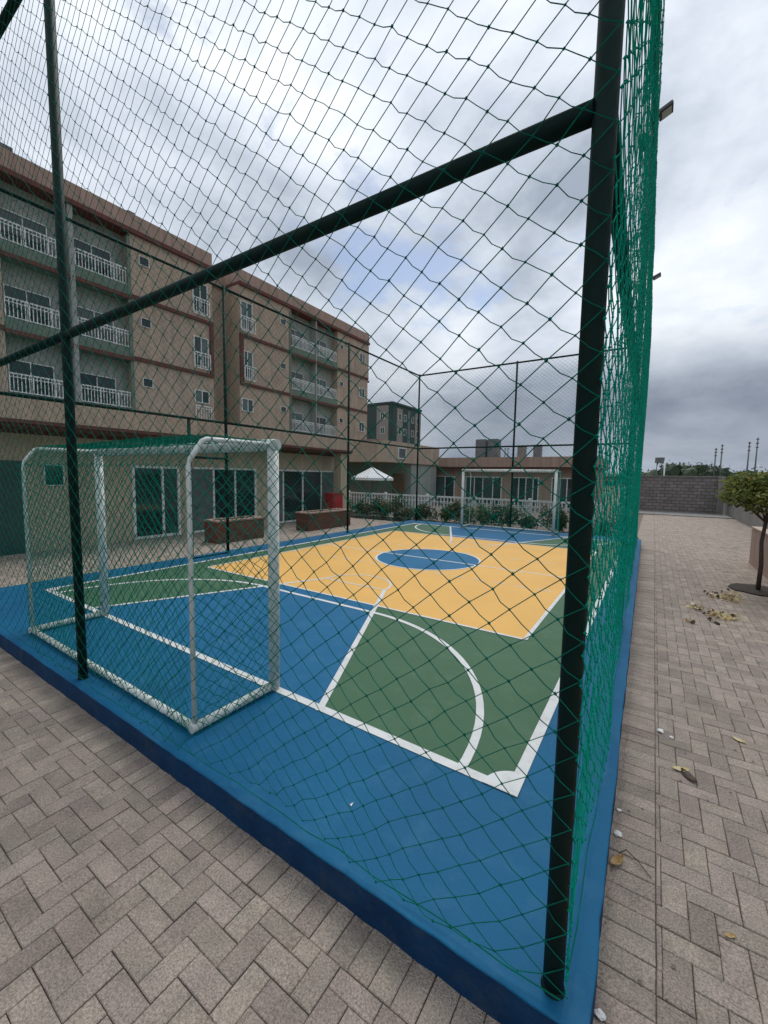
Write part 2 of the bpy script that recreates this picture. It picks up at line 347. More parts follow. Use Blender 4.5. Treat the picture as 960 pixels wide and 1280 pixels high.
# ------------------------------------------------------------------ court slab with painted floor
slab = MB()
n = 90
outl = [(-8.02 + (7.96) * i / n, 1.31) for i in range(n + 1)] + [(-0.062 - 0.011 * (y_ - 1.31), y_) for y_ in [1.31 + 12.95 * i / 120 for i in range(1, 121)]] + [(-8.02, 14.26)]
rj = random.Random(3)
outl = [(a + rj.gauss(0, .0022), b + rj.gauss(0, .0022)) for a, b in outl]
slab.prism(outl, GZ - 0.2, 0)
court = tag(slab.build('court_slab', MT['blue'], bevel=0.007), kind='structure')
court.data.materials.append(MT['kerbshade'])
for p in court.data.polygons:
    if abs(p.normal.z) < 0.5: p.material_index = 1  # upright faces get the shaded copy of the blue
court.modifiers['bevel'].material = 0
def paint(name, m, polys, z):
    mb = MB()
    for p in polys: mb.poly([(a, b, z) for a, b in p])
    return mb.build(name, m, court)
CXc, CYc = -3.955, 7.76
X0, X1, Y0 = -7.39, -0.52, 2.18
Y1 = 2 * CYc - Y0
def rect(a, b, c, d): return [(a, c), (b, c), (b, d), (a, d)]
def flip(p): return [(2 * CXc - a, 2 * CYc - b) for a, b in p]
LW = 0.068
paint('green_zone', MT['green'], [rect(X0, X1, Y0, Y1)], 0.0010)
key = [(CXc - 1.975, Y0), (CXc + 1.975, Y0), (CXc + 0.93, 4.47), (CXc - 0.93, 4.47)]
paint('key_zone', MT['blue2'], [key], 0.0018); paint('key_zone', MT['blue2'], [flip(key)], 0.0018)
YX, YY0 = 2.89, 4.47; YY1 = 2 * CYc - YY0
paint('yellow_zone', MT['yellow'], [rect(CXc - YX, CXc + YX, YY0, YY1)], 0.0026)
circ = lambda r, n=64, c=(CXc, CYc): [(c[0] + r * math.cos(2 * math.pi * i / n), c[1] + r * math.sin(2 * math.pi * i / n)) for i in range(n)]
paint('centre_circle', MT['blue2'], [circ(1.10)], 0.0034)
ZL = 0.0042
def strip(pts, wd):
    out = []
    for (a, b) in zip(pts[:-1], pts[1:]):
        a, b = Vector(a), Vector(b); d = (b - a)
        if d.length < 1e-6: continue
        nrm = Vector((-d.y, d.x)).normalized() * wd / 2; out.append((a - nrm, b - nrm, b + nrm, a + nrm))
    return out
def line(pts, wd=LW, z=ZL, name='painted_line'):
    # mitred ribbon so pieces do not overlap
    P = [Vector(p) for p in pts]; Lf, Rt = [], []
    for i, p in enumerate(P):
        d1 = (p - P[i - 1]).normalized() if i else (P[1] - P[0]).normalized()
        d2 = (P[i + 1] - p).normalized() if i < len(P) - 1 else d1
        t = (d1 + d2).normalized(); nn = Vector((-t.y, t.x)); k = wd / 2 / max(nn.dot(Vector((-d1.y, d1.x))), 0.3)
        Lf.append(p + nn * k); Rt.append(p - nn * k)
    return paint(name, MT['line'], [[Rt[i], Rt[i + 1], Lf[i + 1], Lf[i]] for i in range(len(P) - 1)], z)
def both(pts, wd=LW, z=ZL): line(pts, wd, z); line(flip(pts)[::-1], wd, z)
h = LW / 2
line([(X0, Y0 + h), (X1, Y0 + h)]); line([(X0, Y1 - h), (X1, Y1 - h)])
line([(X1 - h, Y0), (X1 - h, Y1)], z=ZL + 0.0005); line([(X0 + h, Y0), (X0 + h, Y1)], z=ZL + 0.0005)
arcR = [(CXc + 1.05 + 2.04 * math.cos(t), Y0 + 2.04 * math.sin(t)) for t in [math.pi / 2 * i / 24 for i in range(25)]]
arcL = [(2 * CXc - a, b) for a, b in arcR[::-1]]
both(arcR + arcL, 0.058, ZL + 0.0010)
for s in (1, -1):
    kl = [(CXc + s * 1.975, Y0), (CXc + s * 0.60, 5.17)]
    both(kl, 0.055, ZL + 0.0015)
both([(CXc - 0.6, 5.17), (CXc + 0.6, 5.17)], 0.035, ZL + 0.0020)
both([(CXc + 0.6 * math.cos(t), 5.17 + 0.6 * math.sin(t)) for t in [math.pi * i / 24 for i in range(25)]], 0.035, ZL + 0.0025)
for pts in ([(CXc - YX, YY0), (CXc + YX, YY0)], [(CXc - YX, YY1), (CXc + YX, YY1)]): line(pts, 0.04, ZL + 0.0020)
for s in (-1, 1): line([(CXc + s * YX, YY0), (CXc + s * YX, YY1)], 0.045, ZL + 0.0025)
line([(CXc - YX, CYc), (CXc + YX, CYc)], 0.045, ZL + 0.0005)
c1 = circ(1.10); line(c1 + [c1[0], c1[1]], 0.045, ZL + 0.0030)
for yy in (CYc - 1.1, CYc + 1.1):
    xq = CXc - YX
    while xq < CXc + YX - 0.1: line([(xq, yy), (xq + 0.22, yy)], 0.028, ZL + 0.0010); xq += 0.36
for (a, b, s1, s2) in ((X1, Y0, -1, 1), (X0, Y0, 1, 1), (X1, Y1, -1, -1), (X0, Y1, 1, -1)):
    pq = [(a, b)] + [(a + s1 * 0.2 * math.cos(t), b + s2 * 0.2 * math.sin(t)) for t in [math.pi / 2 * i / 10 for i in range(11)]]
    if s1 * s2 < 0: pq = pq[::-1]
    paint('corner_mark', MT['line'], [pq], ZL + 0.0035)

# ------------------------------------------------------------------ nets
def net(name, P0, Udir, width, height, m, parent, du=0.148, dv=0.124, r=0.002, sides=3, disp=None, knots=0.0, kink=0.0, seed=1, jit=0.004, holes=None, jn=0.002):
    rg = np.random.default_rng(seed)
    P0 = np.array(P0, float); Ud = np.array(Udir[0], float) if isinstance(Udir[0], (tuple, list)) else np.array(Udir, float)
    Vd = np.array(Udir[1], float) if isinstance(Udir[0], (tuple, list)) else np.array((0, 0, 1.0))
    Nd = np.cross(Ud, Vd); Nd /= np.linalg.norm(Nd)
    ni = int(round(width / du)); nj = int(round(height / (dv / 2))); du = width / ni; hv = height / nj
    idx = {}; pts = []
    uu, vv = [], []
    for j in range(nj + 1):
        for i in range(ni + 1):
            u = (i + (0.5 if j % 2 else 0)) * du
            if u > width + 1e-6: u = width
            idx[(i, j)] = len(uu); uu.append(u); vv.append(j * hv)
        if j % 2: idx[(-1, j)] = len(uu); uu.append(0.0); vv.append(j * hv)
    uu = np.array(uu); vv = np.array(vv)
    edge = (uu < 1e-6) | (uu > width - 1e-6)
    ju, jv = rg.normal(0, jit, len(uu)), rg.normal(0, jit, len(uu)); ju[edge] = 0
    off = np.zeros(len(uu)); ddu = np.zeros(len(uu)); ddv = np.zeros(len(uu))
    if disp: off, ddu, ddv = disp(uu, vv)
    off = off + rg.normal(0, jn, len(uu))
    K = P0 + np.outer(uu + ju + ddu, Ud) + np.outer(vv + jv + ddv, Vd) + np.outer(off, Nd)
    A, B, typ = [], [], []
    for j in range(nj):
        for i in range(-1, ni + 1):
            a = idx.get((i, j))
            if a is None: continue
            nb = ((i, j + 1, 0), (i - 1, j + 1, 1)) if j % 2 == 0 else ((i + 1, j + 1, 0), (i, j + 1, 1))
            for (p, q, t) in nb:
                b = idx.get((p, q))
                if b is None: continue
                if abs(uu[a] - uu[b]) < 1e-6: continue
                if holes and holes((uu[a] + uu[b]) / 2, (vv[a] + vv[b]) / 2): continue
                A.append(a); B.append(b); typ.append(t)
    A = np.array(A); B = np.array(B); typ = np.array(typ)
    PA, PB = K[A], K[B]
    if kink:
        mid = (PA + PB) / 2; k = typ == 1
        mid = mid[k] + Vd * rg.normal(-kink, kink * .5, k.sum())[:, None] + Ud * rg.normal(0, kink * .6, k.sum())[:, None]
        PA2 = np.concatenate([PA[~k], PA[k], mid]); PB2 = np.concatenate([PB[~k], mid, PB[k]]); PA, PB = PA2, PB2
    D = PB - PA; D /= np.linalg.norm(D, axis=1)[:, None]
    E1 = np.cross(D, Nd); E1 /= np.linalg.norm(E1, axis=1)[:, None]; E2 = np.cross(D, E1)
    ns = len(PA); V = np.zeros((ns, 2, sides, 3))
    for s in range(sides):
        t = 2 * math.pi * s / sides + 0.4; o = r * (math.cos(t) * E1 + math.sin(t) * E2)
        V[:, 0, s] = PA + o; V[:, 1, s] = PB + o
    base = (np.arange(ns) * 2 * sides)[:, None]
    Fs = [np.concatenate([base + s, base + (s + 1) % sides, base + sides + (s + 1) % sides, base + sides + s], axis=1) for s in range(sides)]
    Fq = np.concatenate(Fs); V = V.reshape(-1, 3)
    if knots:
        kk = np.unique(np.concatenate([A, B])); C = K[kk]; octv = np.array([(1, 0, 0), (-1, 0, 0), (0, 1, 0), (0, -1, 0), (0, 0, 1.25), (0, 0, -1.25)]) * knots
        b0 = len(V); V = np.concatenate([V, (C[:, None, :] + octv[None] * rg.uniform(.75, 1.2, (len(C), 1, 1))).reshape(-1, 3)])
        of = np.array([(0, 2, 4), (2, 1, 4), (1, 3, 4), (3, 0, 4), (2, 0, 5), (1, 2, 5), (3, 1, 5), (0, 3, 5)])
        Ft = (b0 + (np.arange(len(C)) * 6)[:, None, None] + of[None]).reshape(-1, 3)
    else: Ft = np.zeros((0, 3), int)
    me = bpy.data.meshes.new(name); me.from_pydata(V.tolist(), [], Fq.tolist() + Ft.tolist()); me.materials.append(m)
    return tag(link(name, me, parent), kind='stuff')
def wav(amp, seed, low=0.0, sag=0.0):
    rg = np.random.default_rng(seed); ph = rg.uniform(0, 6.28, 12); fr = rg.uniform(.6, 3.2, 12)
    def f(u, v):
        o = np.zeros_like(u)
        for i in range(6): o += np.sin(u * fr[i] + ph[i] + v * fr[i + 6] * .7) / 6
        lowf = np.clip(1 - v / 0.9, 0, 1) ** 1.5
        dv = -sag * np.clip(1 - v / 3.0, 0, 1) * (0.5 + 0.5 * np.sin(u * 1.9 + ph[7])) + low * lowf * np.sin(u * 5.1 + ph[8]) * .6
        return o * amp + lowf * low * np.sin(u * 3.3 + ph[9]) * 1.2, low * lowf * np.sin(u * 7.7 + v * 6 + ph[10]) * .5, np.where(v < .01, np.abs(dv) * .4, dv)
    return f
# ------------------------------------------------------------------ court fences
MIDZ, TOPZ = 2.82, 5.58
NY, FY, LX = 1.40, 14.12, -7.74
PYS = [1.40, 5.56, 9.78, 14.12]
def post(parent, x, y, h, r=0.033, lean=(0, 0), z0=-0.002):
    o = MB().tube([(x, y, z0), (x + lean[0] * h, y + lean[1] * h, h)], r, 20).build('post', MT['post'], parent); autosmooth(o)
    c = MB().tube([(x, y, 0.001), (x, y, 0.010), (x, y, 0.016)], r + 0.006, 20, r2=r + .002).build('base_collar', MT['post'], o)
    return o
def rail(parent, a, b, r=0.030, name='rail'): return autosmooth(MB().tube([a, b], r, 18).build(name, MT['post'], parent))
def rope(parent, pts, r=0.0026): return MB().tube(pts, 0.0026, 5).build('edge_rope', MT['net'], parent)
# near end
f1 = thing('court_fence', 'tall green net fence with stout dark posts, close behind the goal near the kerb', 'fence')
post(f1, -0.183, NY, TOPZ + .05, 0.034); post(f1, -3.95, NY, TOPZ + .05, 0.034); post(f1, LX, NY, TOPZ + .05, 0.034)
for a, b in ((LX, -3.95), (-3.95, -0.183)):
    rail(f1, (a + .03, NY, MIDZ), (b - .03, NY, MIDZ), 0.032); rail(f1, (a + .03, NY, TOPZ), (b - .03, NY, TOPZ), 0.032, 'top_rail')
net('net', (LX, NY - 0.042, 0.03), (1, 0, 0), -0.15 - LX, TOPZ - .03, MT['net'], f1, r=0.0018, sides=4, disp=wav(0.012, 4, 0.035, 0.02), knots=0.0054, kink=0.006, seed=11, jit=0.0035)
rope(f1, [(LX + (-.15 - LX) * i / 40, NY - .05 + rnd.gauss(0, .008), 0.03 + abs(rnd.gauss(0, .012))) for i in range(41)], 0.005)
# right side
f2 = thing('court_fence', 'long green net fence beside the brick walkway, lamp heads on its posts', 'fence')
for y_ in PYS[1:]: post(f2, sx(y_), y_, TOPZ + .05, 0.032)
for a, b in zip(PYS[:-1], PYS[1:]):
    rail(f2, (sx(a), a + .03, MIDZ), (sx(b), b - .03, MIDZ), 0.030); rail(f2, (sx(a), a + .03, TOPZ), (sx(b), b - .03, TOPZ), 0.030, 'top_rail')
ud = Vector((sx(FY) - sx(NY), FY - NY, 0)); ul = ud.length; ud.normalize()
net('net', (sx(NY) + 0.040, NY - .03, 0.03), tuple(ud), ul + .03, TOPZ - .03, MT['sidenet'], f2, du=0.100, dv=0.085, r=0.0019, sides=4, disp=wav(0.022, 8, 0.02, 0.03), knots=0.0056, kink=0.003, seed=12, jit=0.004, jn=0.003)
rope(f2, [(sx(NY + 12.7 * i / 60) + .045 + rnd.gauss(0, .004), NY + 12.7 * i / 60, 0.03 + abs(rnd.gauss(0, .015))) for i in range(61)], 0.005)
box('junction_box', MT['junction'], f2, sx(5.56) - .13, sx(5.56) - .036, 5.50, 5.62, 5.38, 5.50, bevel=.006)
# left side with gate opening
f3 = thing('court_fence', 'green net fence along the apartment side of the court, with a gate opening', 'fence')
GY0, GY1, GH = 4.72, 5.56, 2.06
for y_ in PYS[1:]: post(f3, LX, y_, TOPZ + .05, 0.032)
post(f3, LX, GY0, MIDZ - .03, 0.032)
for a, b in zip(PYS[:-1], PYS[1:]):
    rail(f3, (LX, a + .03, MIDZ), (LX, b - .03, MIDZ), 0.026); rail(f3, (LX, a + .03, TOPZ), (LX, b - .03, TOPZ), 0.026, 'top_rail')
rail(f3, (LX, GY0 + .03, GH), (LX, GY1 - .03, GH), 0.026, 'gate_head')
rail(f3, (LX, GY0 + .03, 0.012), (LX, GY1 - .03, 0.012), 0.014, 'threshold')
net('net', (LX - .036, NY, 0.03), (0, 1, 0), FY - NY, TOPZ - .03, MT['net'], f3, r=0.0019, sides=3, disp=wav(0.02, 15, 0.01, 0.03), seed=13, knots=0.0045, holes=lambda u, v: GY0 < u + NY < GY1 and v < GH)
# far end
f4 = thing('court_fence', 'green net fence behind the far goal, before the flower bed', 'fence')
post(f4, (LX + sx(FY)) / 2, FY, TOPZ + .05, 0.032)
xm = (LX + sx(FY)) / 2
for a, b in ((LX, xm), (xm, sx(FY))):
    rail(f4, (a + .03, FY, MIDZ), (b - .03, FY, MIDZ), 0.028); rail(f4, (a + .03, FY, TOPZ), (b - .03, FY, TOPZ), 0.028, 'top_rail')
net('net', (LX, FY + .036, 0.03), (1, 0, 0), sx(FY) - LX, TOPZ - .03, MT['net'], f4, r=0.0019, sides=3, disp=wav(0.02, 16, 0.01, 0.03), seed=14, knots=0.0045)
# open gate leaf
gt = thing('gate', 'narrow dark green net gate standing open in the fence opposite the glass doors', 'gate')
gd = Vector((-0.84, 0.54, 0)).normalized(); g0 = Vector((LX - .05, GY0 + .02, 0)); g1 = g0 + gd * 0.78
for a, b, nm in ((g0, g0, 'stile'), (g1, g1, 'stile')):
    autosmooth(MB().tube([a + Vector((0, 0, .05)), a + Vector((0, 0, 1.98))], .022, 12).build(nm, MT['post'], gt))
for z_ in (0.07, 1.0, 1.96): autosmooth(MB().tube([g0 + gd * .02 + Vector((0, 0, z_)), g1 - gd * .02 + Vector((0, 0, z_))], .020, 12).build('cross_rail', MT['post'], gt))
for z_ in (0.4, 1.6): MB().box(LX - .06, LX - .02, GY0 - .02, GY0 + .03, z_, z_ + .09).build('hinge', MT['post'], gt)
net('net', tuple(g0 + Vector((0, 0, .07))), (tuple(gd), (0, 0, 1)), 0.78, 1.89, MT['net'], gt, r=.0019, seed=21)
# lamps on the post tops
for y_, lab in ((PYS[1], 'slim lamp head on the walkway fence post that carries a green junction box'), (PYS[2], 'slim lamp head on a walkway fence post without a junction box')):
    t = thing('fence_lamp', lab, 'lamp', 'lamps on the walkway fence'); bx_ = sx(y_); zt = TOPZ + .02
    autosmooth(MB().tube([(bx_, y_, zt + .031), (bx_, y_, zt + .04), (bx_ + .02, y_, zt + .05), (bx_ + .07, y_, zt + .07)], .016, 10).build('arm', MT['metal'], t))
    hm = MB(); c0 = Vector((bx_ + .04, y_, zt + .055)); d = Vector((1, 0, .42)).normalized(); nn = Vector((-.42, 0, 1)).normalized()
    for k0, k1, wd, th in ((0, .13, .075, .018),):
        for (aa, bb) in ((k0, k1),):
            pts = []
            for s1 in (aa, bb):
                for sy in (-wd, wd):
                    for sz in (-th, th): pts.append(tuple(c0 + d * s1 + Vector((0, sy, 0)) + nn * sz))
            b = len(hm.v); hm.v += pts; hm.f += [tuple(b + i for i in q) for q in ((0, 1, 3, 2), (4, 6, 7, 5), (0, 4, 5, 1), (2, 3, 7, 6), (0, 2, 6, 4), (1, 5, 7, 3))]
    hd = hm.build('head', MT['metal'], t, bevel=.006)
    lm = MB().poly([tuple(c0 + d * s1 + Vector((0, sy, 0)) - nn * .0225) for s1, sy in ((.02, -.055), (.11, -.055), (.11, .055), (.02, .055))]).build('lens', MT['lens'], hd)

# ------------------------------------------------------------------ goals
def goal(yf, sgn, label):
    g = thing('football_goal', label, 'goal', None)
    xa, xb = CXc - 1.54, CXc + 1.46; H = 2.0; D = 0.70; R1, R2 = 0.044, 0.0165
    yb = yf - sgn * D
    gz = 0.012
    for x_ in (xa, xb): autosmooth(MB().tube([(x_, yf, 0.026), (x_, yf, H - .03)], R1, 20).build('front_post', MT['goal'], g))
    autosmooth(MB().tube([(xa - .045, yf, H - .02), (xb + .045, yf, H - .02)], R1 + .002, 20).build('crossbar', MT['goal'], g))
    for x_ in (xa, xb):
        autosmooth(MB().tube([(x_, yf - sgn * .03, gz + .026), (x_, yb - sgn * .03, gz + .026)], .032, 16).build('base_side_bar', MT['goal'], g))
        pts = [(x_, yf, H - .015), (x_, yf - sgn * .57, H - .02), (x_, yf - sgn * .60, H - .035), (x_, yf - sgn * .685, H - .155), (x_, yb, H - .20), (x_, yb, gz + .03)]
        autosmooth(MB().tube(pts, R2, 14).build('back_stay', MT['goal'], g))
    autosmooth(MB().tube([(xa, yb, gz + .024), (xb, yb, gz + .024)], .027, 16).build('base_back_bar', MT['goal'], g))
    # draped net: top, back, sides
    gn = MT['goalnet']; ofs = -sgn * .03
    w_ = xb - xa
    net('net', (xa, yf, H + .008), ((1, 0, 0), (0, -sgn, 0)), w_, .58, gn, g, .085, .085, .0026, 3, wav(.02, 31), seed=31, knots=.0045)
    dn = Vector((0, -sgn * .13, -.21)); l_ = dn.length; dn.normalize()
    net('net', (xa, yf - sgn * .58, H + .004), ((1, 0, 0), tuple(dn)), w_, l_, gn, g, .085, .085, .0026, 3, wav(.015, 32), seed=32)
    net('net', (xa, yb + ofs, 0.03), (1, 0, 0), w_, H - .22, gn, g, .085, .085, .0026, 3, wav(.05, 33, .03), seed=33, knots=.0045)
    for x_, s_ in ((xa - .052, 1), (xb + .052, 2)):
        def cut(u, v): return v > H - .02 - max(0, u - .45) * .9
        net('net', (x_, yf, 0.03), ((0, -sgn, 0), (0, 0, 1)), D + .02, H - .02, gn, g, .085, .085, .0026, 3, wav(.012, 34 + s_), seed=35 + s_, holes=cut)
    # lashing twine wound round the frame
    lr = random.Random(5); lash = MB()
    for (a, b, rr, stp) in (((xa, yb, gz + .024), (xb, yb, gz + .024), .030, .10), ((xa, yf, gz + .026), (xa, yb, gz + .026), .035, .10), ((xb, yf, gz + .026), (xb, yb, gz + .026), .035, .10), ((xa, yf, H - .02), (xb, yf, H - .02), .049, .09)):
        a, b = Vector(a), Vector(b); nseg = int((b - a).length / stp)
        d = (b - a).normalized(); e1 = d.cross(Vector((0, 0, 1))).normalized(); e2 = d.cross(e1)
        for i in range(nseg):
            c = a.lerp(b, (i + .5 + lr.uniform(-.25, .25)) / nseg); ring = [c + e1 * rr * math.cos(t) + e2 * rr * math.sin(t) + d * (.03 * t / 6.3 * lr.choice((-1, 1))) for t in [2 * math.pi * q / 8 for q in range(9)]]
            lash.tube(ring, .003, 4, cap=False)
    tag(lash.build('lashing', gn, g), kind='stuff')
    return g
goal(Y0 + .03, 1, 'white tubular goal with draped green net close to the near kerb of the court')
goal(Y1 - .03, -1, 'white tubular goal at the far end of the court before the flower bed')

# ------------------------------------------------------------------ window helper (for walls facing +X or -Y)
wr = random.Random(77)
def wall_window(parent, plane, p, a0, a1, z0, z1, mull=(), fr=0.05, name='window', depth=0.06, glass='glass', curtain=False, transom=None):
    """plane 'X': wall face at x=p facing +X, a = y.  plane 'Y': wall face at y=p facing -Y, a = x."""
    def B(mb, a, b, c, d, n0, n1):
        if plane == 'X': mb.box(p + n0, p + n1, a, b, c, d)
        else: mb.box(a, b, p - n1, p - n0, c, d)
        return mb
    m = MB(); B(m, a0, a0 + fr, z0, z1, .002, depth); B(m, a1 - fr, a1, z0, z1, .002, depth)
    B(m, a0 + fr, a1 - fr, z0, z0 + fr, .002, depth - .004); B(m, a0 + fr, a1 - fr, z1 - fr, z1, .002, depth - .004)
    for q in mull: B(m, q - fr * .45, q + fr * .45, z0 + fr, z1 - fr, .004, depth - .008)
    if transom: B(m, a0 + fr, a1 - fr, transom - fr * .3, transom + fr * .3, .006, depth - .012)
    f = m.build(name, MT['white'], parent)
    ed = [a0 + fr] + [q for q in mull] + [a1 - fr]
    for i in range(len(ed) - 1):
        l_ = ed[i] + (fr * .45 if i else 0); r_ = ed[i + 1] - (fr * .45 if i < len(ed) - 2 else 0)
        B(MB(), l_, r_, z0 + fr, z1 - fr, .003, .012).build('pane', MT[wr.choice(['glass', 'glass', 'glass', 'glass2', 'curtain'])], f)
    return f

# ------------------------------------------------------------------ apartment building
XF = -20.5
ab = thing('apartment_building', 'four storey peach apartment block with red floor bands and white balcony railings', 'building')
FL = [4.25, 7.0, 9.75, 12.5]; PT = 13.35
REC = 0.55
def railing(parent, y0, y1, z0, z1, x, step=0.115):
    m = MB(); m.box(x - .02, x + .02, y0, y1, z1 - .05, z1); m.box(x - .015, x + .015, y0, y1, z0, z0 + .04); m.box(x - .012, x + .012, y0, y1, z1 - .17, z1 - .14)
    nb = max(3, int((y1 - y0) / step))
    for i in range(nb + 1):
        q = y0 + (y1 - y0) * i / nb; wd = .022 if i % 6 == 0 else .013
        m.box(x - .011, x + .011, q - wd, q + wd, z0 + .04, z1 - .05)
    return m.build('balcony_railing', MT['white'], parent)
BASE = 3.0
def solid(y0, y1, m='peach'): box('wall', MT[m], ab, XF - 9, XF, y0, y1, BASE, FL[3])
bays1 = [(5.35, 7.5), (7.68, 9.86)]; bays2 = [(19.75, 22.1), (22.2, 24.5)]
solid(-6, 5.35); solid(9.86, 14.0); solid(15.7, 19.75); solid(24.5, 28.4)
box('recess_wall', MT['peach'], ab, XF - 9, XF - 1.5, 14.0, 15.7, BASE, FL[3])
def bay(y0, y1, parent, door):
    box('bay_back_wall', MT['greywall'], parent, XF - 9, XF - REC, y0, y1, BASE, FL[3])
    for k in range(3):
        z = FL[k]
        if k: box('balcony_slab', MT['baygreen'], parent, XF - REC, XF + .012, y0, y1, z - .16, z)
        box('balcony_upstand', MT['baygreen'], parent, XF - .12, XF + .010, y0 + .002, y1 - .002, z, z + .40)
        railing(parent, y0 + .06, y1 - .06, z + .44, z + 1.16, XF - .05)
        wall_window(parent, 'X', XF - REC, y0 + .16 if door == 0 else y0 + .12, y0 + 1.62, z + .02, z + 1.74, mull=[y0 + .85], fr=.035, name='balcony_door')
for i, (a, b) in enumerate(bays1): bay(a, b, ab, i)
for i, (a, b) in enumerate(bays2): bay(a, b, ab, i)
box('pier', MT['greywall'], ab, XF - 9, XF + .06, 7.5, 7.68, BASE, FL[3]); box('pier', MT['greywall'], ab, XF - 9, XF + .04, 22.1, 22.2, BASE, FL[3])
for y_ in (9.86, 19.75): box('pilaster', MT['baygreen'], ab, XF + .004, XF + .05, y_ - .14, y_ - .004 if y_ > 15 else y_ + .0, BASE, FL[3] - .2)
for k in (1, 2):
    for (a, b) in ((-6, 5.35), (9.862, 13.995), (15.705, 19.6), (24.5, 28.4)):
        box('floor_band', MT['redtrim'], ab, XF + .003, XF + .10, a, b, FL[k] - .10, FL[k] + .06)
    for (a, b) in bays1 + bays2: box('floor_band', MT['redtrim'], ab, XF + .013, XF + .085, a, b, FL[k] - .18, FL[k] - .02)
for (a, b) in ((-6, 14.0), (15.7, 28.5)):
    box('cornice', MT['redtrim'], ab, XF - 9.1, XF + .14, a, b, FL[3] - .02, FL[3] + .17)
    box('parapet', MT['pinkish'], ab, XF - 9, XF + .06, a, b, FL[3] + .17, PT)
box('parapet', MT['pinkish'], ab, XF - 9, XF - 1.4, 14.0, 15.7, FL[3] - .02, PT - .1)
# red reveals beside the recess on the middle storey
box('reveal_trim', MT['redtrim'], ab, XF + .003, XF + .10, 13.80, 13.995, FL[1] + .07, FL[2] - .11)
box('reveal_trim', MT['redtrim'], ab, XF + .003, XF + .10, 15.705, 15.95, FL[1] + .07, FL[2] - .11)
for k in range(3):
    z = FL[k]
    wall_window(ab, 'X', XF, 10.24, 10.70, z + 1.52, z + 1.92, fr=.022, name='small_window')
    wall_window(ab, 'X', XF, 18.80, 19.28, z + 1.50, z + 1.86, fr=.022, name='small_window')
    wall_window(ab, 'X', XF, 24.70, 25.16, z + 1.50, z + 1.86, fr=.022, name='small_window')
    wall_window(ab, 'X', XF, 12.86, 13.70, z + (.35 if k else 1.2), z + 1.86, mull=[13.28], fr=.04)
    railing(ab, 12.84, 13.74, z + .22, z + 1.05, XF + .15, .15)
    wall_window(ab, 'X', XF, 15.98 if k == 1 else 15.8, 16.62, z + (.35 if k else 1.15), z + 1.90, mull=[16.24], fr=.04)
    if k: railing(ab, 15.98 if k == 1 else 15.78, 16.75, z + .22, z + 1.05, XF + .15, .15)
    wall_window(ab, 'X', XF, 27.2, 27.95, z + 1.1, z + 1.85, mull=[27.58], fr=.04)
box('corner_bay', MT['peach'], ab, XF - 2.4, XF - .3, 28.402, 28.95, FL[2] - .02, FL[3] + .1)
box('corner_bay', MT['redtrim'], ab, XF - 2.4, XF - .25, 28.402, 29.0, FL[2] - .16, FL[2] - .022)
for (yy, hh, ww) in ((5.5, .38, .5), (10.05, .30, .28), (12.4, .16, .15), (20.6, .22, .25), (24.3, .2, .35), (26.3, .15, .3)):
    box('roof_vent', MT['roofgrey'], ab, XF - .7, XF - .35, yy, yy + ww, PT - .01, PT + hh)

# ------------------------------------------------------------------ leisure wing in front of it
lw = thing('leisure_wing', 'single storey cream wing with glazed doors and wide peach roof fascia', 'building')
WX, WXF, WE = -12.0, -11.0, 14.2
box('wall', MT['cream'], lw, -20.3, WX, -6, WE + .6, GZ - .1, 2.66)
box('roof_slab', MT['redtrim'], lw, -20.3, WXF - .06, -6, WE, 2.66, 2.80)
box('fascia', MT['peach'], lw, WXF - .14, WXF, -6, WE, 2.79, 3.30)
box('fascia_trim', MT['redtrim'], lw, WXF - .12, WXF + .02, -6, WE + .002, 2.71, 2.785)
box('roof_deck', MT['concrete'], lw, -20.3, WXF - .14, -6, WE, 2.80, 2.98)
box('wall_band', MT['redtrim'], lw, WX + .003, WX + .06, -6, WE, 2.56, 2.655)
box('pillar', MT['cream'], lw, -11.55, -11.15, 13.6, 14.0, GZ - .02, 2.66)
wall_window(lw, 'X', WX, 3.66, 4.06, 1.38, 1.88, fr=.022, name='small_window')
box('service_door', MT['darkdoor'], lw, WX + .004, WX + .05, 1.6, 3.28, GZ, 1.95)
wall_window(lw, 'X', WX, 5.60, 6.95, GZ + .02, 1.92, mull=[6.44], fr=.07, name='glass_door')
wall_window(lw, 'X', WX, 7.26, 9.80, GZ + .02, 1.92, mull=[8.1, 8.92], fr=.06, name='glass_door')
wall_window(lw, 'X', WX, 10.62, 14.48, GZ + .02, 1.92, mull=[11.1, 12.15, 13.27], fr=.06, name='glass_door')

# block between the wing and the pool house
cb_ = thing('corner_block', 'peach upper block with shaded porch beyond the glazed wing', 'building')
box('upper_wall', MT['peach'], cb_, -18.5, -12.56, 19.0, 26, 2.52, 3.72)
box('parapet_cap', MT['pinkish'], cb_, -18.5, -12.54, 18.98, 19.2, 3.72, 3.78)
box('back_wall', MT['greywall'], cb_, -18.5, -12.7, 22.4, 25.9, GZ - .1, 2.515)
box('pillar', MT['cream'], cb_, -15.8, -15.45, 19.05, 19.4, GZ - .1, 2.515)
box('timber_screen', MT['bambrown'], cb_, -13.6, -12.75, 21.6, 21.68, GZ, 1.9)
wall_window(cb_, 'X', -12.56, 20.5, 21.4, 2.75, 3.4, fr=.05)

